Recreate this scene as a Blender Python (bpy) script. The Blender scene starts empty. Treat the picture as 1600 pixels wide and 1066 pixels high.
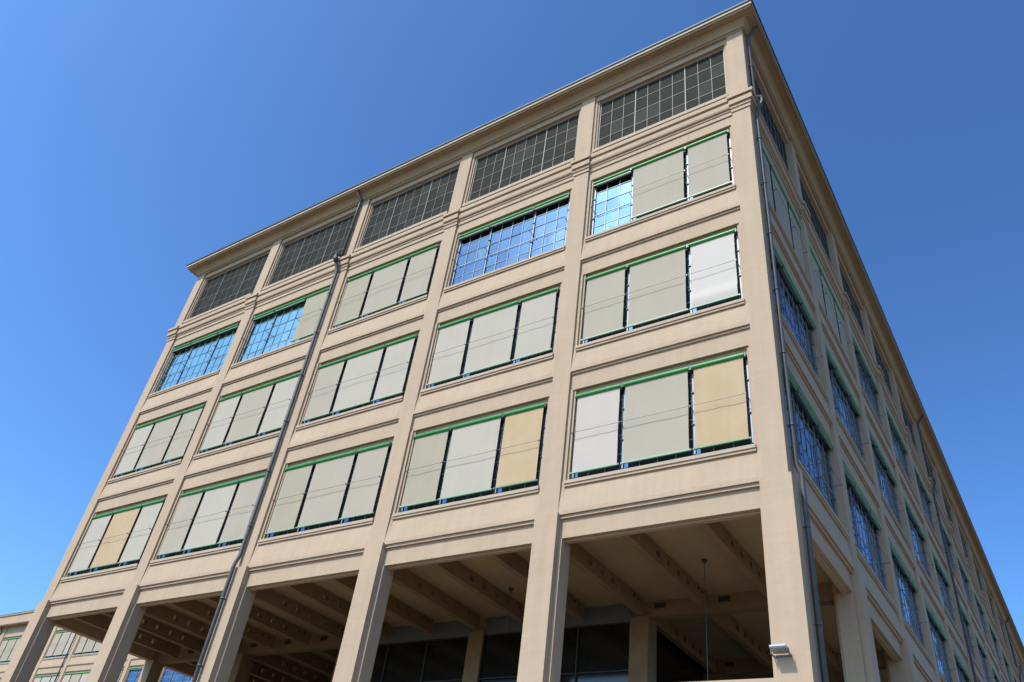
import bpy, bmesh, math, random
from mathutils import Vector, Matrix
random.seed(7)
R = math.radians
scene = bpy.context.scene
COL = scene.collection

# ------------------------------------------------------------------ camera
YAW, PITCH, ROLL = 0.6629, 0.6533, 0.1483
cam_d = bpy.data.cameras.new('camera')
cam = bpy.data.objects.new('camera', cam_d)
COL.objects.link(cam)
fw = Vector((-math.sin(YAW)*math.cos(PITCH), math.cos(YAW)*math.cos(PITCH), math.sin(PITCH)))
rt = Vector((math.cos(YAW), math.sin(YAW), 0))
up = rt.cross(fw)
r2 = math.cos(ROLL)*rt + math.sin(ROLL)*up
u2 = -math.sin(ROLL)*rt + math.cos(ROLL)*up
m = Matrix((r2, u2, -fw)).transposed().to_4x4()
m.translation = Vector((4.3247, -16.2052, 1.6))
cam.matrix_world = m
cam_d.sensor_width = 36.0
cam_d.lens = 1247.6/1600*36
cam_d.clip_end = 6000
cam_d.clip_start = 0.1
scene.camera = cam
scene.render.resolution_x = 1024
scene.render.resolution_y = 682

# ------------------------------------------------------------------ sky and sun
SUN = Vector((-0.32, -1.0, 1.30)).normalized()
elev = math.asin(SUN.z)
azim = math.atan2(SUN.x, SUN.y)            # from +Y towards +X
world = bpy.data.worlds.new('World')
scene.world = world
world.use_nodes = True
wt = world.node_tree
for n in list(wt.nodes): wt.nodes.remove(n)
sky = wt.nodes.new('ShaderNodeTexSky')
sky.sky_type = 'NISHITA'
sky.sun_disc = False
sky.sun_elevation = elev
sky.sun_rotation = azim
sky.altitude = 300
sky.air_density = 1.0
sky.dust_density = 2.2
sky.ozone_density = 2.2
bg = wt.nodes.new('ShaderNodeBackground')
bg.inputs['Strength'].default_value = 0.10
wo = wt.nodes.new('ShaderNodeOutputWorld')
tint = wt.nodes.new('ShaderNodeMix'); tint.data_type = 'RGBA'; tint.blend_type = 'MULTIPLY'   # clearer, bluer summer air
tint.inputs[0].default_value = 1.0
tint.inputs[7].default_value = (0.93, 1.31, 1.52, 1)
gam = wt.nodes.new('ShaderNodeGamma'); gam.inputs['Gamma'].default_value = 1.4
wt.links.new(sky.outputs[0], gam.inputs['Color'])
wt.links.new(gam.outputs[0], tint.inputs[6])
wt.links.new(tint.outputs[2], bg.inputs['Color'])
wt.links.new(bg.outputs[0], wo.inputs['Surface'])

sl = bpy.data.lights.new('sun', 'SUN')
sl.energy = 5.0
sl.angle = R(0.5)
sl.color = (1.0, 0.94, 0.86)
so = bpy.data.objects.new('sun', sl)
so.rotation_euler = SUN.to_track_quat('Z', 'Y').to_euler()
so.location = (0, -30, 60)
COL.objects.link(so)

scene.view_settings.view_transform = 'Standard'
scene.view_settings.look = 'None'
scene.view_settings.gamma = 1
scene.view_settings.exposure = 0.0

# ------------------------------------------------------------------ materials
def mat(name, col, rough=0.8, metal=0.0, var=0.0, scale=1.0, bump=0.0, bscale=40.0, streak=0.0, spec=0.5, col2=None, grain=0.0):
    mm = bpy.data.materials.new(name)
    mm.use_nodes = True
    nt = mm.node_tree
    b = nt.nodes['Principled BSDF']
    b.inputs['Roughness'].default_value = rough
    b.inputs['Metallic'].default_value = metal
    b.inputs['Specular IOR Level'].default_value = spec
    b.inputs['Base Color'].default_value = (*col, 1)
    L = nt.links
    if var > 0:
        tc = nt.nodes.new('ShaderNodeNewGeometry')
        n1 = nt.nodes.new('ShaderNodeTexNoise')
        n1.inputs['Scale'].default_value = scale
        n1.inputs['Detail'].default_value = 8
        n1.inputs['Roughness'].default_value = 0.62
        L.new(tc.outputs['Position'], n1.inputs['Vector'])
        src = n1.outputs['Fac']
        if streak > 0:
            mp = nt.nodes.new('ShaderNodeMapping')
            mp.inputs['Scale'].default_value = (3.2, 3.2, 0.22)
            n2 = nt.nodes.new('ShaderNodeTexNoise')
            n2.inputs['Scale'].default_value = 1.6
            n2.inputs['Detail'].default_value = 5
            L.new(tc.outputs['Position'], mp.inputs['Vector'])
            L.new(mp.outputs[0], n2.inputs['Vector'])
            mx0 = nt.nodes.new('ShaderNodeMix')
            mx0.inputs[0].default_value = streak
            L.new(n1.outputs['Fac'], mx0.inputs[2]); L.new(n2.outputs['Fac'], mx0.inputs[3])
            src = mx0.outputs[0]
        mr = nt.nodes.new('ShaderNodeMapRange')
        mr.inputs['From Min'].default_value = 0.3
        mr.inputs['From Max'].default_value = 0.7
        L.new(src, mr.inputs['Value'])
        mx = nt.nodes.new('ShaderNodeMix'); mx.data_type = 'RGBA'
        c2 = col2 if col2 else tuple(c*(1-var) for c in col)
        mx.inputs[6].default_value = (*c2, 1)
        mx.inputs[7].default_value = (*[min(1, c*(1+var*0.45)) for c in col], 1)
        L.new(mr.outputs[0], mx.inputs[0])
        L.new(mx.outputs[2], b.inputs['Base Color'])
    if bump > 0:
        tg = nt.nodes.new('ShaderNodeNewGeometry')
        nb = nt.nodes.new('ShaderNodeTexNoise')
        nb.inputs['Scale'].default_value = bscale
        nb.inputs['Detail'].default_value = 4
        L.new(tg.outputs['Position'], nb.inputs['Vector'])
        bp = nt.nodes.new('ShaderNodeBump')
        bp.inputs['Strength'].default_value = bump
        bp.inputs['Distance'].default_value = 0.02
        L.new(nb.outputs['Fac'], bp.inputs['Height'])
        L.new(bp.outputs[0], b.inputs['Normal'])
    return mm

M = {}
M['stucco'] = mat('stucco', (0.398, 0.288, 0.194), 0.9, var=0.10, scale=0.9, bump=0.35, bscale=5, streak=0.55, spec=0.25)
def board_marks(mm, amp):
    nt = mm.node_tree; L = nt.links; b = nt.nodes['Principled BSDF']
    src = b.inputs['Base Color'].links[0].from_socket
    g = nt.nodes.new('ShaderNodeNewGeometry'); mp = nt.nodes.new('ShaderNodeMapping')
    mp.inputs['Scale'].default_value = (0.55, 0.55, 7.0)
    n = nt.nodes.new('ShaderNodeTexNoise'); n.inputs['Scale'].default_value = 1.5; n.inputs['Detail'].default_value = 7; n.inputs['Roughness'].default_value = 0.7
    L.new(g.outputs['Position'], mp.inputs['Vector']); L.new(mp.outputs[0], n.inputs['Vector'])
    n2 = nt.nodes.new('ShaderNodeTexNoise'); n2.inputs['Scale'].default_value = 0.35; n2.inputs['Detail'].default_value = 3
    L.new(g.outputs['Position'], n2.inputs['Vector'])
    ad = nt.nodes.new('ShaderNodeMath'); ad.operation = 'ADD'
    L.new(n.outputs['Fac'], ad.inputs[0]); L.new(n2.outputs['Fac'], ad.inputs[1])
    mr = nt.nodes.new('ShaderNodeMapRange')
    mr.inputs['From Min'].default_value = 0.65; mr.inputs['From Max'].default_value = 1.35
    mr.inputs['To Min'].default_value = 1-amp; mr.inputs['To Max'].default_value = 1+amp*0.6
    L.new(ad.outputs[0], mr.inputs['Value'])
    vm = nt.nodes.new('ShaderNodeVectorMath'); vm.operation = 'SCALE'
    L.new(src, vm.inputs[0]); L.new(mr.outputs[0], vm.inputs['Scale']); L.new(vm.outputs[0], b.inputs['Base Color'])
board_marks(M['stucco'], 0.07)
M['soffit'] = mat('soffit_plaster', (0.36, 0.26, 0.16), 0.9, var=0.12, scale=0.8, bump=0.2, bscale=8, spec=0.2)
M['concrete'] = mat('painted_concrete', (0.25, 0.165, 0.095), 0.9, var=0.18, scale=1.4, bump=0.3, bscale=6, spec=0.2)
M['ceil'] = mat('ceiling_paint', (0.38, 0.28, 0.165), 0.9, var=0.14, scale=0.7, bump=0.2, bscale=6, spec=0.2)
M['sill'] = mat('sill_render', (0.40, 0.31, 0.22), 0.85, var=0.12, scale=2.0, bump=0.2, bscale=9, streak=0.4, spec=0.25)
M['attic_pane'] = mat('dark_attic_pane', (0.022, 0.022, 0.017), 0.75, var=0.15, scale=3, spec=0.06)
M['attic_bar'] = mat('pale_attic_bar', (0.16, 0.15, 0.12), 0.6)
M['bar'] = mat('dark_steel_bar', (0.10, 0.115, 0.12), 0.45, metal=0.4)
M['silver'] = mat('galvanised_post', (0.22, 0.26, 0.31), 0.5, metal=0.2)
M['frame_steel'] = mat('frame_steel', (0.23, 0.25, 0.265), 0.5, metal=0.2)
M['wire'] = mat('steel_wire', (0.18, 0.17, 0.15), 0.5, metal=0.5)
M['green'] = mat('green_enamel', (0.04, 0.23, 0.045), 0.42, var=0.12, scale=5, spec=0.3)
M['green_dark'] = mat('green_rail', (0.05, 0.19, 0.08), 0.45)
M['rail'] = mat('pale_green_rail', (0.20, 0.33, 0.21), 0.5)
M['pipe'] = mat('zinc_pipe', (0.065, 0.065, 0.067), 0.6, metal=0.1, var=0.25, scale=4)
M['gutter'] = mat('dark_gutter', (0.025, 0.03, 0.032), 0.6)
M['edge'] = mat('eaves_board', (0.36, 0.29, 0.21), 0.8, var=0.1, scale=2)
M['roof'] = mat('roof_felt', (0.09, 0.09, 0.09), 0.9, var=0.2, scale=1)
M['lampbody'] = mat('grey_cast_metal', (0.40, 0.41, 0.45), 0.45, metal=0.2)
M['lampglass'] = mat('lamp_lens', (0.25, 0.26, 0.25), 0.15)
M['lightbox'] = mat('grey_panel', (0.11, 0.12, 0.12), 0.6, var=0.1, scale=2)
M['ground'] = mat('ground_asphalt', (0.13, 0.098, 0.062), 0.95, var=0.25, scale=0.3, bump=0.3, bscale=20)
M['paving'] = mat('pale_paving', (0.22, 0.18, 0.13), 0.9, var=0.2, scale=0.8, bump=0.2, bscale=12)
M['floor'] = mat('loggia_floor', (0.21, 0.16, 0.11), 0.9, var=0.2, scale=1)

def glass(name, col, rough, wob):
    mm = bpy.data.materials.new(name); mm.use_nodes = True
    nt = mm.node_tree; b = nt.nodes['Principled BSDF']
    b.inputs['Base Color'].default_value = (*col, 1)
    b.inputs['Metallic'].default_value = 1.0
    b.inputs['Roughness'].default_value = rough
    g = nt.nodes.new('ShaderNodeNewGeometry')
    n = nt.nodes.new('ShaderNodeTexNoise'); n.inputs['Scale'].default_value = 2.3
    n.inputs['Detail'].default_value = 2
    bp = nt.nodes.new('ShaderNodeBump'); bp.inputs['Strength'].default_value = wob
    bp.inputs['Distance'].default_value = 0.02
    nt.links.new(g.outputs['Position'], n.inputs['Vector'])
    nt.links.new(n.outputs['Fac'], bp.inputs['Height'])
    nt.links.new(bp.outputs[0], b.inputs['Normal'])
    return mm
M['glass'] = glass('reflecting_pane', (0.085, 0.14, 0.225), 0.03, 0.25)
M['glass_cyan'] = glass('bluish_pane', (0.42, 0.62, 0.56), 0.06, 0.35)
M['glass_b'] = glass('older_reflecting_pane', (0.11, 0.16, 0.22), 0.07, 0.7)
M['attic_pane_b'] = mat('dustier_attic_pane', (0.026, 0.0255, 0.020), 0.7, var=0.2, scale=4, spec=0.07)
M['glass_dark'] = mat('dark_shop_glass', (0.012, 0.012, 0.011), 0.08, spec=0.5)

def fabric(name, col, var=0.06, col2=None):
    mm = mat(name, col, 0.95, var=var, scale=0.8, spec=0.1, streak=0.35, col2=col2)
    nt = mm.node_tree; b = nt.nodes['Principled BSDF']
    tr = nt.nodes.new('ShaderNodeBsdfTranslucent')
    tr.inputs['Color'].default_value = (*[c*0.9 for c in col], 1)
    mx = nt.nodes.new('ShaderNodeMixShader'); mx.inputs[0].default_value = 0.12
    out = nt.nodes['Material Output']
    nt.links.new(b.outputs[0], mx.inputs[1]); nt.links.new(tr.outputs[0], mx.inputs[2])
    nt.links.new(mx.outputs[0], out.inputs['Surface'])
    return mm
M['f_grey'] = fabric('grey_blind_cloth', (0.395, 0.338, 0.258))
M['f_light'] = fabric('light_blind_cloth', (0.435, 0.38, 0.305))
M['f_white'] = fabric('white_blind_cloth', (0.54, 0.48, 0.415), 0.03)
M['f_pale'] = fabric('pale_blind_cloth', (0.485, 0.415, 0.35), 0.04)
M['f_beige'] = fabric('beige_blind_cloth', (0.37, 0.32, 0.23), 0.08)
M['f_tan'] = fabric('yellowed_blind_cloth', (0.455, 0.345, 0.22), 0.12, (0.44, 0.30, 0.165))

# ------------------------------------------------------------------ mesh helpers (local frame: x right, -y outward, z up)
class MB:
    def __init__(s): s.bm = bmesh.new(); s.mats = []; s.smooth = set()
    def mi(s, k):
        if k not in s.mats: s.mats.append(k)
        return s.mats.index(k)
    def box(s, x0, x1, d0, d1, z0, z1, k):
        """d = distance outward from the pier face (y = -d)"""
        i = s.mi(k)
        v = [s.bm.verts.new((x, -d, z)) for x in (x0, x1) for d in (d0, d1) for z in (z0, z1)]
        for f in ((0,1,3,2),(4,6,7,5),(0,4,5,1),(2,3,7,6),(0,2,6,4),(1,5,7,3)):
            s.bm.faces.new([v[a] for a in f]).material_index = i
        return s
    def prism(s, prof, x0, x1, k):
        """profile of (d, z) extruded along x"""
        i = s.mi(k)
        a = [s.bm.verts.new((x0, -d, z)) for d, z in prof]
        b = [s.bm.verts.new((x1, -d, z)) for d, z in prof]
        n = len(prof)
        s.bm.faces.new(a).material_index = i
        s.bm.faces.new(b[::-1]).material_index = i
        for j in range(n):
            s.bm.faces.new([a[j], b[j], b[(j+1) % n], a[(j+1) % n]]).material_index = i
        return s
    def tube(s, p, r, k, n=8, cap=True):
        i = s.mi(k); rings = []
        p = [Vector(q) for q in p]
        rr = r if isinstance(r, (list, tuple)) else [r]*len(p)
        for j, q in enumerate(p):
            t = (p[min(j+1, len(p)-1)] - p[max(j-1, 0)]).normalized()
            a = t.cross(Vector((0.13, 0.21, 1)) if abs(t.z) < 0.9 else Vector((1, 0.1, 0))).normalized()
            b = t.cross(a)
            rings.append([s.bm.verts.new(q + (a*math.cos(2*math.pi*c/n) + b*math.sin(2*math.pi*c/n))*rr[j]) for c in range(n)])
        for j in range(len(p)-1):
            for c in range(n):
                f = s.bm.faces.new([rings[j][c], rings[j][(c+1) % n], rings[j+1][(c+1) % n], rings[j+1][c]])
                f.material_index = i; f.smooth = True
        if cap:
            s.bm.faces.new(rings[0]).material_index = i
            s.bm.faces.new(rings[-1][::-1]).material_index = i
        return s
    def mesh(s, name):
        bmesh.ops.recalc_face_normals(s.bm, faces=s.bm.faces)
        me = bpy.data.meshes.new(name)
        s.bm.to_mesh(me); s.bm.free()
        for k in s.mats: me.materials.append(M[k])
        return me

def put(name, me, parent=None, loc=(0, 0, 0), rz=0.0, label=None):
    o = bpy.data.objects.new(name, me)
    COL.objects.link(o)
    o.parent = parent
    o.location = loc; o.rotation_euler = (0, 0, rz)
    if label: o['label'] = label
    return o
def top(o, label, cat, group=None):
    o['label'] = label; o['category'] = cat
    if group: o['group'] = group
    return o
def struct(o): o['kind'] = 'structure'; return o

# facade frames: index -> (function giving world location of local x at z, rotation)
class Facade:
    def __init__(s, ox, oy, rz): s.ox, s.oy, s.rz = ox, oy, rz
    def at(s, x, z=0, d=0):
        c, n = math.cos(s.rz), math.sin(s.rz)
        lx, ly = x, -d
        return (s.ox + c*lx - n*ly, s.oy + n*lx + c*ly, z)
FRONT = Facade(0, 0, 0)                 # local x = world x
SIDE = Facade(0, 0, math.pi/2)          # local x = world y, outward = +x

# ------------------------------------------------------------------ levels
TOPS = {4: 24.00, 3: 19.37, 2: 14.81}
ATT = 28.70
GT = 10.20                               # loggia opening head
BELT0 = 10.86                            # head of the wider lower piers
WH = 2.99                                # window opening height
WALLT = 29.05
NSIDE = 18
LEN = 0.44 + 5.66*NSIDE
PW = 0.60

# ------------------------------------------------------------------ wall pieces (shared meshes)
def spandrel_mesh(w, z_low, z_sill, ground=False, name='spandrel'):
    """from the head of the opening below to the sill above"""
    h = z_sill - z_low
    b = MB()
    e = 0.07 if ground else 0.045
    lz = 0.52 if ground else 0.54
    q = 0.06 if ground else 0.05
    dl = -0.05 - e                       # lintel face
    stop = h - 0.19
    core = -0.36
    # lintel, strip, belt
    b.prism([(core, 0), (dl, 0), (dl, lz), (-0.05, lz), (-0.05, lz+q*1.5), (0, lz+q*1.5), (0, lz+0.11), (core, lz+0.11)], 0, w, 'stucco')
    zb = lz+0.11
    if ground: b.box(0.06, w-0.06, -0.37, -0.24, -0.055, 0.10, 'stucco')
    # slanted surround strips at both ends and the slanted panel between them
    b.prism([(core, zb), (0, zb), (-0.06, stop), (-0.06, h), (core, h)], 0, 0.10, 'stucco')
    b.prism([(core, zb), (0, zb), (-0.06, stop), (-0.06, h), (core, h)], w-0.10, w, 'stucco')
    b.prism([(core, zb), (0, zb), (0, zb+0.10), (-0.075, stop), (core, stop)], 0.10, w-0.10, 'stucco')
    # sill moulding and sill
    b.prism([(core, stop), (-0.024, stop), (-0.022, stop+0.075), (core, stop+0.075)], 0.10, w-0.10, 'stucco')
    b.prism([(-0.45, stop+0.075), (0.004, stop+0.075), (0.006, h-0.02), (-0.45, h)], 0.10, w-0.10, 'sill')
    return b.mesh(name)

def cornice_spandrel_mesh(w, z_low, z_sill):
    h = z_sill - z_low
    b = MB(); c = -0.36
    zz = lambda z: z - z_low
    b.prism([(c, 0), (-0.09, 0), (-0.09, zz(24.44)), (-0.05, zz(24.44)), (-0.05, zz(24.62)), (-0.02, zz(24.62)), (-0.02, zz(24.70)),
             (0.035, zz(24.72)), (0.055, zz(24.78)), (0.055, zz(24.97)), (0.03, zz(24.97)), (0.03, zz(25.03)), (0.10, zz(25.06)), (0.10, zz(25.14)),
             (0.0, zz(25.17)), (0.0, zz(25.40)), (c, zz(25.40))], 0, w, 'stucco')
    b.prism([(c, zz(25.40)), (-0.06, zz(25.40)), (-0.06, h), (c, h)], 0, 0.10, 'stucco')
    b.prism([(c, zz(25.40)), (-0.06, zz(25.40)), (-0.06, h), (c, h)], w-0.10, w, 'stucco')
    b.prism([(-0.45, zz(25.40)), (-0.03, zz(25.40)), (-0.03, zz(25.45)), (0.02, zz(25.45)), (0.025, h-0.02), (-0.45, h)], 0.10, w-0.10, 'sill')
    return b.mesh('cornice_spandrel')

def top_lintel_mesh(w):
    b = MB()
    b.prism([(-0.36, 0), (-0.07, 0), (-0.07, 0.30), (-0.04, 0.30), (-0.04, 0.42), (-0.36, 0.42)], 0, w, 'stucco')
    return b.mesh('top_lintel')

def pier_mesh():
    b = MB(); w = PW
    b.box(0, w, -0.50, 0, BELT0, WALLT, 'stucco')
    # cornice break-forward round the pier
    for z0, z1, d, s in ((24.46, 24.62, 0.035, 0.03), (24.62, 24.76, 0.07, 0.05), (24.76, 24.98, 0.13, 0.07), (24.98, 25.05, 0.10, 0.06), (25.05, 25.19, 0.185, 0.10)):
        b.box(-s, w+s, -0.2, d, z0, z1, 'stucco')
    # lower pier, wider and thicker
    b.box(-0.05, w+0.05, -0.62, 0.085, 0, BELT0, 'stucco')
    b.box(-0.13, w+0.13, -0.55, -0.10, 0, GT, 'stucco')
    return b.mesh('pier')

def corner_pier_mesh():
    b = MB()
    def rb(s, z0, z1, sx=None):
        x0, x1, y0, y1 = -0.59, 0, 0, 0.44
        i = b.mi('stucco')
        b.box(x0-(s if sx is None else sx), x1+s, -(y1+(s if sx is None else sx)), -(y0-s), z0, z1, 'stucco')
    rb(0, BELT0, WALLT)
    for z0, z1, d, s in ((24.46, 24.62, 0.035, 0.03), (24.62, 24.76, 0.07, 0.05), (24.76, 24.98, 0.13, 0.07), (24.98, 25.05, 0.10, 0.06), (25.05, 25.19, 0.185, 0.10)):
        rb(d, z0, z1, s)
    rb(0.085, 0, BELT0, 0.05)
    b.box(-0.72, -0.10, -0.57, -0.10, 0, GT, 'stucco')
    return b.mesh('corner_pier')

def surround_mesh(w, h, attic=False):
    """stepped reveals inside one window opening"""
    b = MB()
    for a, c in ((0, 0.10), (w-0.10, w)):
        b.box(a, c, -0.44, -0.075, 0, h, 'stucco')
    for a, c in ((0.10, 0.17), (w-0.17, w-0.10)):
        b.box(a, c, -0.44, -0.135, 0, h, 'stucco')
    if attic: b.box(0.17, w-0.17, -0.44, -0.19, h-0.07, h, 'stucco')
    else:
        b.box(0.17, w-0.17, -0.44, -0.20, h-0.20, h, 'stucco')
        b.box(0.17, w-0.17, -0.44, -0.195, h-0.37, h-0.20, 'gutter')  # dark head box, added to block sky reflections and darken the strip under rollers
    return b.mesh('window_surround')

def bars_mesh(w, h, kx, ky, x0, x1, z0, z1, cols, rows, kind, thick=0.018, groups=None):
    pass

def groups(w):
    """x of the ten pane columns' edges (3 + 4 + 3)"""
    a, c = 0.20, w-0.20
    n = 10
    return [a + (c-a)*i/n for i in range(n+1)]

def frame_mesh(w, h, attic):
    b = MB(); g = groups(w)
    z0, z1 = 0.02, h-0.08
    rows = 4 if attic else 5
    k = 'attic_bar' if attic else 'frame_steel'
    dp = -0.20 if attic else -0.225
    for i, x in enumerate(g):
        t = (0.017 if attic else 0.020) if i in (0, 3, 7, 10) else (0.0075 if attic else 0.010)
        b.box(x-t, x+t, dp-0.015, dp+(0.008 if i in (0,3,7,10) else 0.0), z0, z1, k)
    for j in range(rows+1):
        z = z0 + (z1-z0)*j/rows
        t = 0.018 if j in (0, rows) else (0.015 if (not attic and j == 2) else (0.008 if attic else 0.010))
        b.box(g[0], g[-1], dp-0.020, dp-0.003, z-t, z+t, k)
    # filler between frame and masonry
    b.box(0.165, 0.20, dp-0.03, dp-0.01, z0, z1, k)
    b.box(w-0.20, w-0.165, dp-0.03, dp-0.01, z0, z1, k)
    return b.mesh('window_frame')

def pane_mesh(w, h, attic, mk, seed):
    rnd = random.Random(seed)
    b = MB(); g = groups(w); i = b.mi(mk); i2 = b.mi('attic_pane_b' if attic else 'glass_b') if mk != 'glass_cyan' else i
    z0, z1 = 0.02, h-0.08
    rows = 4 if attic else 5
    dp = 0.217 if attic else 0.242
    for c in range(10):
        for r in range(rows):
            za, zb = z0+(z1-z0)*r/rows, z0+(z1-z0)*(r+1)/rows
            tx, tz = rnd.gauss(0, 0.0026), rnd.gauss(0, 0.0026)
            v = [b.bm.verts.new((x, dp + tx*sx + tz*sz, z)) for x, z, sx, sz in
                 ((g[c], za, -1, -1), (g[c+1], za, 1, -1), (g[c+1], zb, 1, 1), (g[c], zb, -1, 1))]
            q_ = rnd.random()
            b.bm.faces.new(v).material_index = i if q_ < 0.82 else i2
    # backing slab so the opening is closed behind the glass
    b.box(0.1, w-0.1, -0.44, -0.38, 0, h, 'gutter')
    return b.mesh('window_pane')

def post_mesh(h):
    """one galvanised post with its clips and mid-height arm"""
    b = MB(); zs = h*0.50-0.10
    b.box(-0.006, 0.034, -0.222, -0.205, 0.03, h-0.10, 'silver')
    b.tube([(-0.030, 0.19, 0.05), (-0.030, 0.19, h-0.16)], 0.007, 'bar', 6)
    for z in (0.12, 1.0, 1.98, h-0.3):
        b.box(-0.036, 0.034, -0.215, -0.165, z-0.006, z+0.006, 'bar')
    b.box(-0.008, 0.008, -0.22, 0.04, zs+0.018, zs+0.034, 'bar')
    b.box(-0.010, 0.010, 0.022, 0.045, zs, zs+0.055, 'bar')
    return b.mesh('blind_post')
POSTX = lambda w: [groups(w)[0]+0.03, groups(w)[3], groups(w)[7], groups(w)[10]-0.03]

def wires_mesh(w, h, seed):
    rnd = random.Random(seed)
    b = MB(); zs = h*0.50-0.10; g = groups(w)
    xs = [g[0]+0.03, g[3], g[7], g[10]-0.03]
    for k, dz in enumerate((0.03,)):
        pts = []
        for a, c in zip(xs[:-1], xs[1:]):
            sag = rnd.choice([0.004, 0.008, 0.006, 0.02])
            n = 6
            for q in range(n):
                t = q/n
                pts.append((a+(c-a)*t, -0.035, zs+dz - sag*math.sin(math.pi*t)))
        pts.append((xs[-1], -0.035, zs+dz))
        b.tube(pts, 0.0075, 'wire', 5)
    return b.mesh('tension_wire')

def seg(w):
    g = groups(w)
    return [(g[0]+0.02, g[3]-0.03), (g[3]+0.03, g[7]-0.03), (g[7]+0.03, g[10]-0.02)]

def roller_mesh(a, c, fat):
    b = MB()
    r = fat
    b.tube([(a, 0, 0), (a+0.02, 0, 0), (c-0.02, 0, 0), (c, 0, 0)], r, 'green', 14)
    b.box(a-0.022, a-0.002, -0.12, 0.05, -0.075, 0.05, 'bar')
    b.box(c+0.002, c+0.022, -0.12, 0.05, -0.075, 0.05, 'bar')
    return b.mesh('blind_roller')

def cloth_mesh(a, c, z0, z1, mk, seed, bulge=0.0):
    rnd = random.Random(seed)
    b = MB(); i = b.mi(mk)
    nx, nz = 14, 16
    ph = [rnd.uniform(0, 6.28) for _ in range(5)]
    ax, cx = a+0.055, c-0.055
    rows = []
    for j in range(nz+1):
        t = j/nz; row = []
        for q in range(nx+1):
            s = q/nx
            amp = 0.002 + 0.003*math.sin(math.pi*s)
            d = amp*(math.sin(s*9+ph[0]+t*1.5) + 0.6*math.sin(s*17+ph[1]+t*3)) * math.sin(math.pi*t) + 0.004*math.sin(t*7+ph[2]+s*3)*math.sin(math.pi*t)
            d += bulge*math.exp(-((t-0.1)/0.07)**2)
            edge = 0.006*math.sin(t*5+ph[3]) * (1-2*s) * math.sin(math.pi*t)
            row.append(b.bm.verts.new((ax+(cx-ax)*s + edge, 0.088-d, z0+(z1-z0)*t)))
        rows.append(row)
    for j in range(nz):
        for q in range(nx):
            f = b.bm.faces.new([rows[j][q], rows[j][q+1], rows[j+1][q+1], rows[j+1][q]])
            f.material_index = i; f.smooth = True
    return b.mesh('blind_cloth')

def rail_mesh(a, c, mk, r=0.024):
    b = MB()
    b.box(a+0.02, c-0.02, -0.088-r, -0.088+r, -0.018, 0.018, mk)
    b.box(a-0.01, a+0.03, -0.11, -0.07, -0.03, 0.025, 'bar')
    b.box(c-0.03, c+0.01, -0.11, -0.07, -0.03, 0.025, 'bar')
    return b.mesh('bottom_rail')

CACHE = {}
def cached(key, fn):
    if key not in CACHE: CACHE[key] = fn()
    return CACHE[key]

def window(parent, F, x, z, w, h, attic=False, blinds=None, pane='glass', seed=0, label=None, detail=True, rail_over=None):
    """one window part of a building: frame mesh with its panes, surround, blinds as sub-parts.
    blinds: three codes left to right, None = rolled up."""
    key = (round(w, 2), round(h, 2), attic)
    wo_ = put('window', cached(('fr',)+key, lambda: frame_mesh(w, h, attic)), parent, F.at(x, z), F.rz, label)
    put('pane', cached(('pa', pane, seed % 5)+key, lambda: pane_mesh(w, h, attic, 'attic_pane' if attic else pane, seed % 5)), wo_)
    put('surround', cached(('su',)+key, lambda: surround_mesh(w, h, attic)), wo_)
    if attic or blinds is None: return wo_
    for px_ in POSTX(w):
        put('blind_post', cached(('po', round(h, 2)), lambda: post_mesh(h)), wo_, (px_, 0, 0))
    if detail:
        put('tension_wire', cached(('wi', seed % 6)+key, lambda: wires_mesh(w, h, seed % 6)), wo_)
    for si, ((a, c), code) in enumerate(zip(seg(w), blinds)):
        put('blind_roller', cached(('ro', si)+key, lambda: roller_mesh(a, c, 0.070)), wo_, (0, 0.095, h-0.285))
        if code is None:
            put('bottom_rail', cached(('ra', si, 'pale')+key, lambda: rail_mesh(a, c, 'rail', 0.02)), wo_, (0, 0, h-0.385))
            continue
        zb = 0.225
        bulge = 0.0
        mk = 'rail'
        if code == 'f_white': bulge = 0.05; mk = 'green_dark'
        elif code in ('f_tan', 'f_pale') : mk = 'green_dark' if code == 'f_tan' else 'rail'
        put('blind_cloth', cached(('cl', si, code, seed % 4)+key, lambda: cloth_mesh(a, c, zb, h-0.30, code, seed*3+si, bulge)), wo_,
            label={'f_tan': 'yellowed sand coloured blind cloth', 'f_white': 'bright white blind cloth', 'f_beige': 'beige blind cloth'}.get(code))
        put('bottom_rail', cached(('ra', si, mk)+key, lambda: rail_mesh(a, c, mk)), wo_, (0, 0, zb-0.01))
    return wo_

# ------------------------------------------------------------------ ground
gb = MB(); gb.box(-2500, 2500, -2500, 2500, -0.5, 0.0, 'ground')
struct(put('ground', gb.mesh('ground')))
pb = MB(); pb.box(-60, 12, -130, 9, -0.2, 0.12, 'paving')
struct(put('pavement', pb.mesh('pavement')))

# ------------------------------------------------------------------ main building
B = put('factory_building', None, None, (0, 0, 0))
top(B, 'tall cream concrete building with green roller blinds, open arcade and deep eaves, filling the picture', 'building')

wf = 5.40; ws = 5.06
pier_me = pier_mesh()
put('corner_pier', corner_pier_mesh(), B)
for k in range(1, 5):
    put('pier', pier_me, B, FRONT.at(-6.59 - 6*(k-1)), 0)
# far left pier of the front: wider side return
put('pier', pier_me, B, FRONT.at(-30.59), 0)
for k in range(1, NSIDE+1):
    put('pier', pier_me, B, SIDE.at(5.50 + 5.66*(k-1)-0.0), SIDE.rz)

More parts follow.
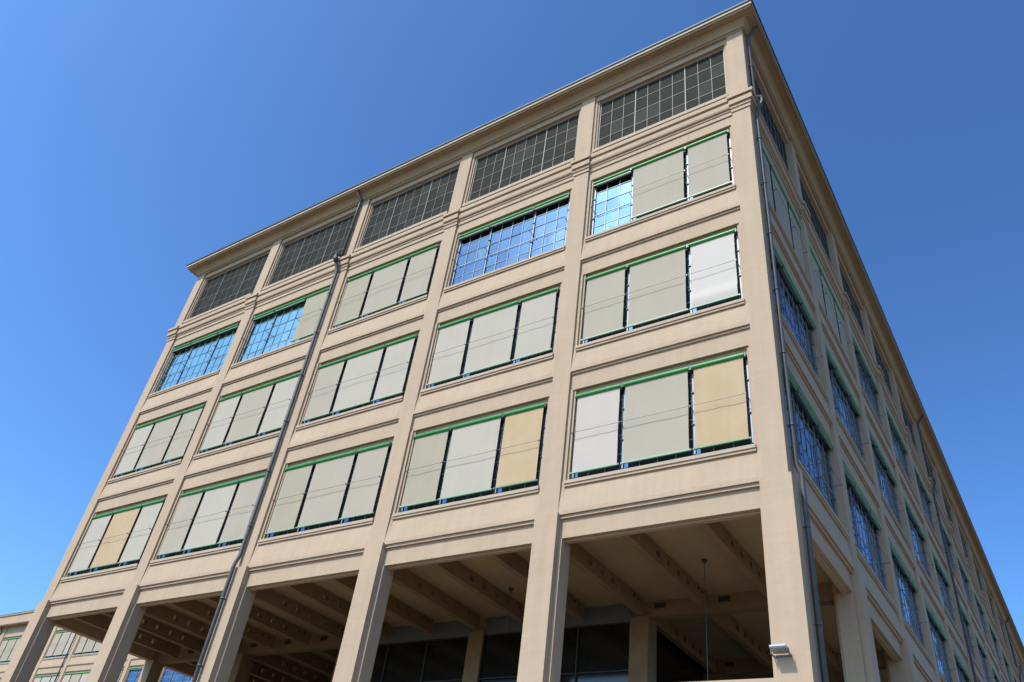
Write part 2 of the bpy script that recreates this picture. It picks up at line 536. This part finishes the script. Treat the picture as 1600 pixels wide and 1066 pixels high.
def span_set(w):
    return {
        'g': spandrel_mesh(w, GT, TOPS[2]-WH, True),
        2: spandrel_mesh(w, TOPS[2], TOPS[3]-WH),
        3: spandrel_mesh(w, TOPS[3], TOPS[4]-WH),
        4: cornice_spandrel_mesh(w, TOPS[4], ATT-WH-0.10),
        't': top_lintel_mesh(w)}
SF, SS = span_set(wf), span_set(ws)
def bay(F, x, w, S):
    put('loggia_lintel', S['g'], B, F.at(x, GT), F.rz)
    put('spandrel', S[2], B, F.at(x, TOPS[2]), F.rz)
    put('spandrel', S[3], B, F.at(x, TOPS[3]), F.rz)
    put('cornice_spandrel', S[4], B, F.at(x, TOPS[4]), F.rz)
    put('top_lintel', S['t'], B, F.at(x, ATT), F.rz)

G_, L_, W_, P_, E_, T_ = 'f_grey', 'f_light', 'f_white', 'f_pale', 'f_beige', 'f_tan'
FB = {  # (row, bay) -> three blinds left to right
 (4,1): (None, G_, G_), (4,2): (None, None, None), (4,3): (E_, G_, G_), (4,4): (None, None, E_), (4,5): (None, None, None),
 (3,1): (G_, G_, W_), (3,2): (L_, L_, L_), (3,3): (G_, L_, L_), (3,4): (L_, G_, L_), (3,5): (L_, G_, G_),
 (2,1): (P_, G_, T_), (2,2): (E_, L_, T_), (2,3): (E_, G_, G_), (2,4): (G_, L_, G_), (2,5): (L_, T_, L_)}
sd = 0
for k in range(1, 6):
    x = -5.99 - 6*(k-1)
    bay(FRONT, x, wf, SF)
    window(B, FRONT, x, ATT-WH-0.10, wf, WH+0.10, attic=True, seed=k, label='dark attic window with a pale grid of glazing bars')
    for r in (4, 3, 2):
        sd += 1
        bl = FB[(r, k)]
        lab = 'window with its blinds rolled up, panes reflecting blue sky' if bl == (None,)*3 else 'window with lowered roller blinds' if None not in bl else 'window with only some of its blinds lowered'
        window(B, FRONT, x, TOPS[r]-WH, wf, WH, blinds=bl, pane='glass_cyan' if (r == 4 and k >= 4) else 'glass', seed=sd, label=lab)
for k in range(1, NSIDE+1):
    x = 0.44 + 5.66*(k-1)
    bay(SIDE, x, ws, SS)
    window(B, SIDE, x, ATT-WH-0.10, ws, WH+0.10, attic=True, seed=k)
    for r in (4, 3, 2):
        sd += 1
        bl = (G_, G_, G_) if (r == 4 and k <= 2) else (None, None, None)
        window(B, SIDE, x, TOPS[r]-WH, ws, WH, blinds=bl, seed=sd, detail=(k < 9))

# left and back flank, inner block and roof
X0 = -30.59
lb = MB()
for k in range(0, NSIDE+1):       # left flank: wall with arcade openings below
    y = 0.44 + 5.66*k - 0.6
    if k: lb.box(X0, X0+0.6, -(y+0.6), -y, 0, GT, 'stucco')
lb.box(X0, X0+0.35, -LEN, -0.51, GT, WALLT, 'stucco')
lb.box(X0, X0+0.35, -LEN, -0.66, 0, 6.5, 'stucco')
put('left_wall', lb.mesh('left_wall'), B)
bb_ = MB(); bb_.box(X0, -0.0, -(LEN+0.4), -(LEN+0.1), 0, WALLT, 'stucco')
put('back_wall', bb_.mesh('back_wall'), B)
rb_ = MB(); rb_.box(X0+0.1, -0.1, -LEN, -0.1, 29.1, 29.6, 'roof')
put('roof', rb_.mesh('roof'), B)
fb_ = MB(); fb_.box(X0+0.36, -0.36, -LEN, -0.36, 10.60, 10.9, 'ceil')
put('loggia_ceiling', fb_.mesh('loggia_ceiling'), B)
fl_ = MB(); fl_.box(X0+0.36, -0.36, -LEN, -0.36, 5.7, 6.0, 'floor')
put('loggia_floor', fl_.mesh('loggia_floor'), B)
# wall below the loggia openings (parapet and the storey under it)
def lower_mesh(w):
    b = MB()
    b.prism([(-0.36, 5.2), (-0.09, 5.2), (-0.09, 5.85), (0.0, 5.85), (0.0, 6.38), (0.02, 6.38), (0.02, 6.5), (-0.36, 6.5)], -0.0, w, 'stucco')
    b.box(0, w, -0.34, -0.30, 0.12, 5.2, 'glass_dark')
    for i in range(1, 4):
        b.box(w*i/4-0.03, w*i/4+0.03, -0.31, -0.24, 0.12, 5.2, 'bar')
    b.box(0, w, -0.31, -0.24, 3.4, 3.5, 'bar')
    return b.mesh('lower_wall')
lf, ls = lower_mesh(wf), lower_mesh(ws)
for k in range(1, 6): put('lower_wall', lf, B, FRONT.at(-5.99-6*(k-1)), 0)
for k in range(1, NSIDE+1): put('lower_wall', ls, B, SIDE.at(0.44+5.66*(k-1)), SIDE.rz)

# eaves: profile swept round the four sides with mitred corners
def sweep(prof, k, name, smooth=False):
    b = MB(); i = b.mi(k)
    rings = []
    for d, z in prof:
        rings.append([b.bm.verts.new(p) for p in ((X0-d, -d, z), (d, -d, z), (d, LEN+0.4+d, z), (X0-d, LEN+0.4+d, z))])
    n = len(prof)
    for j in range(n):
        for c in range(4):
            b.bm.faces.new([rings[j][c], rings[j][(c+1) % 4], rings[(j+1) % n][(c+1) % 4], rings[(j+1) % n][c]]).material_index = i
    return b.mesh(name)
ev = put('eaves', sweep([(-0.5, 28.99), (0.03, 28.99), (0.03, 29.05), (0.09, 29.07), (0.13, 29.17), (0.21, 29.27), (0.27, 29.30), (0.27, 29.335),
                         (0.32, 29.335), (0.32, 29.37), (0.50, 29.39), (0.50, 29.36), (0.53, 29.36), (0.53, 29.60), (-0.5, 29.62)], 'soffit', 'eaves'), B)
put('eaves_board', sweep([(0.532, 29.44), (0.585, 29.44), (0.585, 29.56), (0.532, 29.56)], 'edge', 'eaves_board'), ev)
put('gutter', sweep([(0.40, 29.625), (0.532, 29.565), (0.61, 29.565), (0.63, 29.60), (0.63, 29.66), (0.40, 29.69)], 'gutter', 'gutter'), ev)

# loggia structure
beam_x = []
def beam_mesh(L):
    """web with a row of four rectangular openings through it"""
    b = MB()
    z0, z1, zt = 0.17, 0.37, 0.481
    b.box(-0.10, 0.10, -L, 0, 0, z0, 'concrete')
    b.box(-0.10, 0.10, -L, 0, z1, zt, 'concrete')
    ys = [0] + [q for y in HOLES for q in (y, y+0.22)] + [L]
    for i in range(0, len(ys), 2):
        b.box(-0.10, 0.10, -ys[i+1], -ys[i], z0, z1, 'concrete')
    for y in (0.35, 4.3, 4.6):
        b.box(0.10, 0.125, -(y+0.07), -y, 0.3, 0.36, 'gutter')
    return b.mesh('beam')
HOLES = (1.56, 2.23, 2.89, 3.53)
bm1, bm2 = beam_mesh(5.0), beam_mesh(5.06)
for j in range(3):
    for i in range(15):
        x = -2.19 - 2.0*i if True else 0
        if x < -29.9: continue
        y0 = 0.362 if j == 0 else 0.36 + 5.4 + 0.36 + 5.66*(j-1) - 0.0
        L = (5.50+0.0 - y0 + 0.14) if j == 0 else 5.3
        put('beam', bm1 if j == 0 else bm2, B, (x, y0, 10.12))
    y = 5.50 + 5.66*j
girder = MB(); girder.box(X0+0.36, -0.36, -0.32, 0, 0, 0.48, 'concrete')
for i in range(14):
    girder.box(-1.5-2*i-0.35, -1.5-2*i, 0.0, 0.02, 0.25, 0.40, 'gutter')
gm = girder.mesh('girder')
for j in range(3):
    put('girder', gm, B, (0, 5.64 + 5.66*j, 10.118))
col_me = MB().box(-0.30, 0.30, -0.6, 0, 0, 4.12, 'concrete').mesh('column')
for j in range(3):
    for i in range(5):
        if i < 4: put('column', col_me, B, (-6.29-6*i, 5.5+5.66*j, 6.0))
wall_in = MB().box(X0+0.36, -0.36, -0.2, 0, 6.0, 10.6, 'soffit').mesh('inner_wall')
put('inner_wall', wall_in, B, (0, 17.6, 0))

# glazed lobby between the inner columns
def glazed(xa, xb, y, n):
    b = MB()
    b.box(xa, xb, -0.06, -0.02, 6.0, 10.0, 'glass_dark')
    b.box(xa, xb, -0.05, 0.02, 10.02, 10.58, 'lightbox')
    for i in range(n+1):
        x = xa + (xb-xa)*i/n
        b.box(x-0.018, x+0.018, -0.02, 0.05, 6.0, 10.02, 'gutter')
    for z in (7.2, 8.6, 10.0):
        b.box(xa, xb, -0.02, 0.04, z-0.015, z+0.015, 'gutter')
    me = b.mesh('glazed_screen')
    return put('glazed_screen', me, B, (0, y, 0))
glazed(-12.0, -6.6, 5.62, 3)
glazed(-18.0, -12.6, 5.62, 3)
put('screen_return', MB().box(-6.62, -6.5, -11.0, -6.1, 6.0, 10.58, 'glass_dark').mesh('screen_return'), B)
put('screen_return', MB().box(-18.1, -18.0, -17.5, -6.1, 6.0, 10.58, 'soffit').mesh('screen_return'), B)

# downpipes
def downpipe(pts, F, label, rad=0.068):
    """pts in local facade frame (x, d, z)"""
    b = MB()
    P = [(x, -d, z) for x, d, z in pts]
    b.tube(P, rad, 'pipe', 12)
    o = put('downpipe', b.mesh('downpipe'), B, F.at(0, 0), F.rz, label)
    c = MB()
    for a, q in zip(P[:-1], P[1:]):
        L = (Vector(q)-Vector(a)).length
        if L > 2 and abs(q[2]-a[2]) > 2:
            n = max(1, int(L/1.9))
            for s in range(n):
                t = (s+0.5)/n
                p = Vector(a).lerp(Vector(q), t)
                c.tube([p-Vector((0,0,0.03)), p+Vector((0,0,0.03))], rad*1.17, 'pipe', 10)
                c.box(p.x-0.015, p.x+0.015, -p.y-0.12, -p.y, p.z-0.015, p.z+0.015, 'pipe')
    put('pipe_clip', c.mesh('pipe_clip'), o)
    return o
fx = -18.46
downpipe([(fx-0.05, 0.42, 29.38), (fx-0.05, 0.42, 29.28), (fx-0.02, 0.13, 29.0), (fx, 0.11, 28.8), (fx, 0.11, 25.42), (fx-0.04, 0.16, 25.34), (fx-0.10, 0.36, 25.30),
          (fx-0.10, 0.38, 25.1), (fx-0.02, 0.24, 24.72), (fx, 0.13, 24.45), (fx, 0.12, 24.2), (fx, 0.11, 11.25), (fx, 0.20, 10.95), (fx, 0.21, 10.8), (fx, 0.21, 0.2)], FRONT,
         'grey downpipe on the front between the third and fourth bays')
hp = MB(); hp.tube([(fx-0.08, -0.36, 25.12), (fx-0.06, -0.34, 24.98), (fx-0.03, -0.30, 24.82)], [0.12, 0.12, 0.075], 'gutter', 10)
put('pipe_hopper', hp.mesh('pipe_hopper'), B)
def sidepipe(sx, lab):
    downpipe([(sx+0.0, 0.42, 29.36), (sx, 0.40, 29.26), (sx, 0.13, 28.95), (sx, 0.10, 28.8), (sx, 0.10, 25.42), (sx+0.04, 0.13, 25.36), (sx+0.07, 0.29, 25.32),
              (sx+0.07, 0.30, 25.08), (sx+0.02, 0.20, 24.72), (sx, 0.13, 24.45), (sx, 0.10, 24.2), (sx, 0.10, 11.25), (sx+0.05, 0.18, 11.05), (sx+0.05, 0.18, 10.8), (sx+0.05, 0.18, 0.2)], SIDE, lab, 0.058)
sidepipe(0.36, 'grey downpipe beside the front corner on the shaded side')
sidepipe(5.50+5.66*4+0.28, None)
sidepipe(5.50+5.66*10+0.28, None)

# ------------------------------------------------------------------ second building behind
B2 = put('factory_wing', None, None, (-88.7, 29.5, 0))
top(B2, 'lower cream wing with drawn blinds, seen past and through the arcade at bottom left', 'building')
class Rel(Facade):
    def at(s, x, z=0, d=0): return (x, -d, z)
REL = Rel(0, 0, 0)
NB = 11
pw2 = 0.55
P2 = MB().box(0, pw2, -0.5, 0, 0, 25.2, 'stucco').mesh('pier')
w2 = 5.5-pw2
sp2 = {2: spandrel_mesh(w2, TOPS[2], TOPS[3]-WH), 3: spandrel_mesh(w2, TOPS[3], TOPS[4]-WH),
       1: spandrel_mesh(w2, TOPS[2]-4.6, TOPS[2]-WH)}
tl2 = MB().box(0, w2, -0.36, -0.09, 0, 1.28, 'stucco').mesh('top_lintel')
low2 = MB().box(0, w2, -0.36, -0.09, 0, TOPS[2]-4.6, 'stucco').mesh('lower_wall')
ox = -5.5*5
for k in range(NB+1):
    put('pier', P2, B2, (ox+5.5*k, 0, 0))
codes = [(G_, G_, L_), (L_, L_, L_), (G_, E_, G_), (L_, G_, L_), (E_, L_, G_), (L_, L_, G_)]
for k in range(NB):
    x = ox+5.5*k+pw2
    put('spandrel', sp2[3], B2, (x, 0, TOPS[3])); put('spandrel', sp2[2], B2, (x, 0, TOPS[2])); put('spandrel', sp2[1], B2, (x, 0, TOPS[2]-4.6))
    put('top_lintel', tl2, B2, (x, 0, TOPS[4])); put('lower_wall', low2, B2, (x, 0, 0))
    for r in (4, 3, 2):
        bl = codes[(k*2+r*5) % 6]
        if k in (8, 9) and r == 3: bl = (None, None, None)
        window(B2, REL, x, TOPS[r]-WH, w2, WH, blinds=bl, seed=k+r, detail=True)
xa, xb = ox-0.2, ox+5.5*NB+pw2
put('rear_block', MB().box(xa, xb, -14, -0.51, 0, 26.0, 'stucco').mesh('rear_block'), B2)
put('parapet', MB().prism([(-14, 25.2), (0.55, 25.2), (0.55, 25.28), (0.60, 25.28), (0.60, 25.42), (0.50, 25.46), (0.50, 26.22), (0.56, 26.26), (0.62, 26.34), (0.62, 26.46), (-14, 26.5)], xa, xb, 'stucco').mesh('parapet'), B2)
put('parapet_flashing', MB().box(xa, xb, 0.50, 0.66, 26.475, 26.53, 'silver').mesh('flashing'), B2)
for xx in (ox-0.2+5.5*6, ox+5.5*3-0.2):
    d = MB(); d.tube([(xx, -0.4, 25.2), (xx, -0.12, 24.8), (xx, -0.11, 24.4), (xx, -0.11, 0.1)], 0.07, 'pipe', 8)
    put('downpipe', d.mesh('downpipe'), B2)

# ------------------------------------------------------------------ floodlight on the corner pier
fl = put('floodlight', None, None, (-0.45, -0.085, 6.86))
fl.scale = (0.88, 0.9, 0.88)
top(fl, 'small grey box floodlight on a bracket on the sunlit corner pier', 'floodlight')
b = MB()
b.prism([(0.06, 0.055), (0.34, 0.10), (0.36, 0.13), (0.33, 0.17), (0.10, 0.135), (0.06, 0.10)], -0.18, 0.18, 'lampbody')
for i in range(5):
    x = -0.14 + 0.07*i
    b.box(x-0.006, x+0.006, 0.10, 0.26, 0.13, 0.175, 'lampbody')
put('lamp_housing', b.mesh('lamp_housing'), fl)
b = MB(); b.prism([(0.10, 0.048), (0.32, 0.083), (0.32, 0.096), (0.10, 0.061)], -0.15, 0.15, 'lampglass')
put('lamp_lens', b.mesh('lamp_lens'), fl)
b = MB()
for s in (-1, 1):
    b.box(s*0.195-0.008, s*0.195+0.008, 0.0, 0.20, 0.0, 0.035, 'bar')
    b.box(s*0.195-0.008, s*0.195+0.008, 0.17, 0.21, 0.0, 0.13, 'bar')
b.box(-0.20, 0.20, 0.0, 0.012, -0.01, 0.045, 'bar')
put('bracket', b.mesh('bracket'), fl)

# hanging rods in the loggia
def rod(x, y, L, label):
    o = put('hanging_rod', None, None, (x, y, 10.6))
    top(o, label, 'hanging rod', 'rods hanging from the arcade ceiling')
    put('rod', MB().tube([(0, 0, 0), (0, 0, -L)], 0.009, 'bar', 6).mesh('rod'), o)
    put('ceiling_cup', MB().tube([(0, 0, 0), (0, 0, -0.05), (0, 0, -0.10)], [0.08, 0.07, 0.02], 'gutter', 10).mesh('ceiling_cup'), o)
rod(-3.31, 3.25, 4.4, 'thin rod hanging from the arcade ceiling in the bay beside the corner pier')
rod(-9.7, 3.55, 1.3, 'short thin rod hanging from the arcade ceiling in the second bay from the corner')
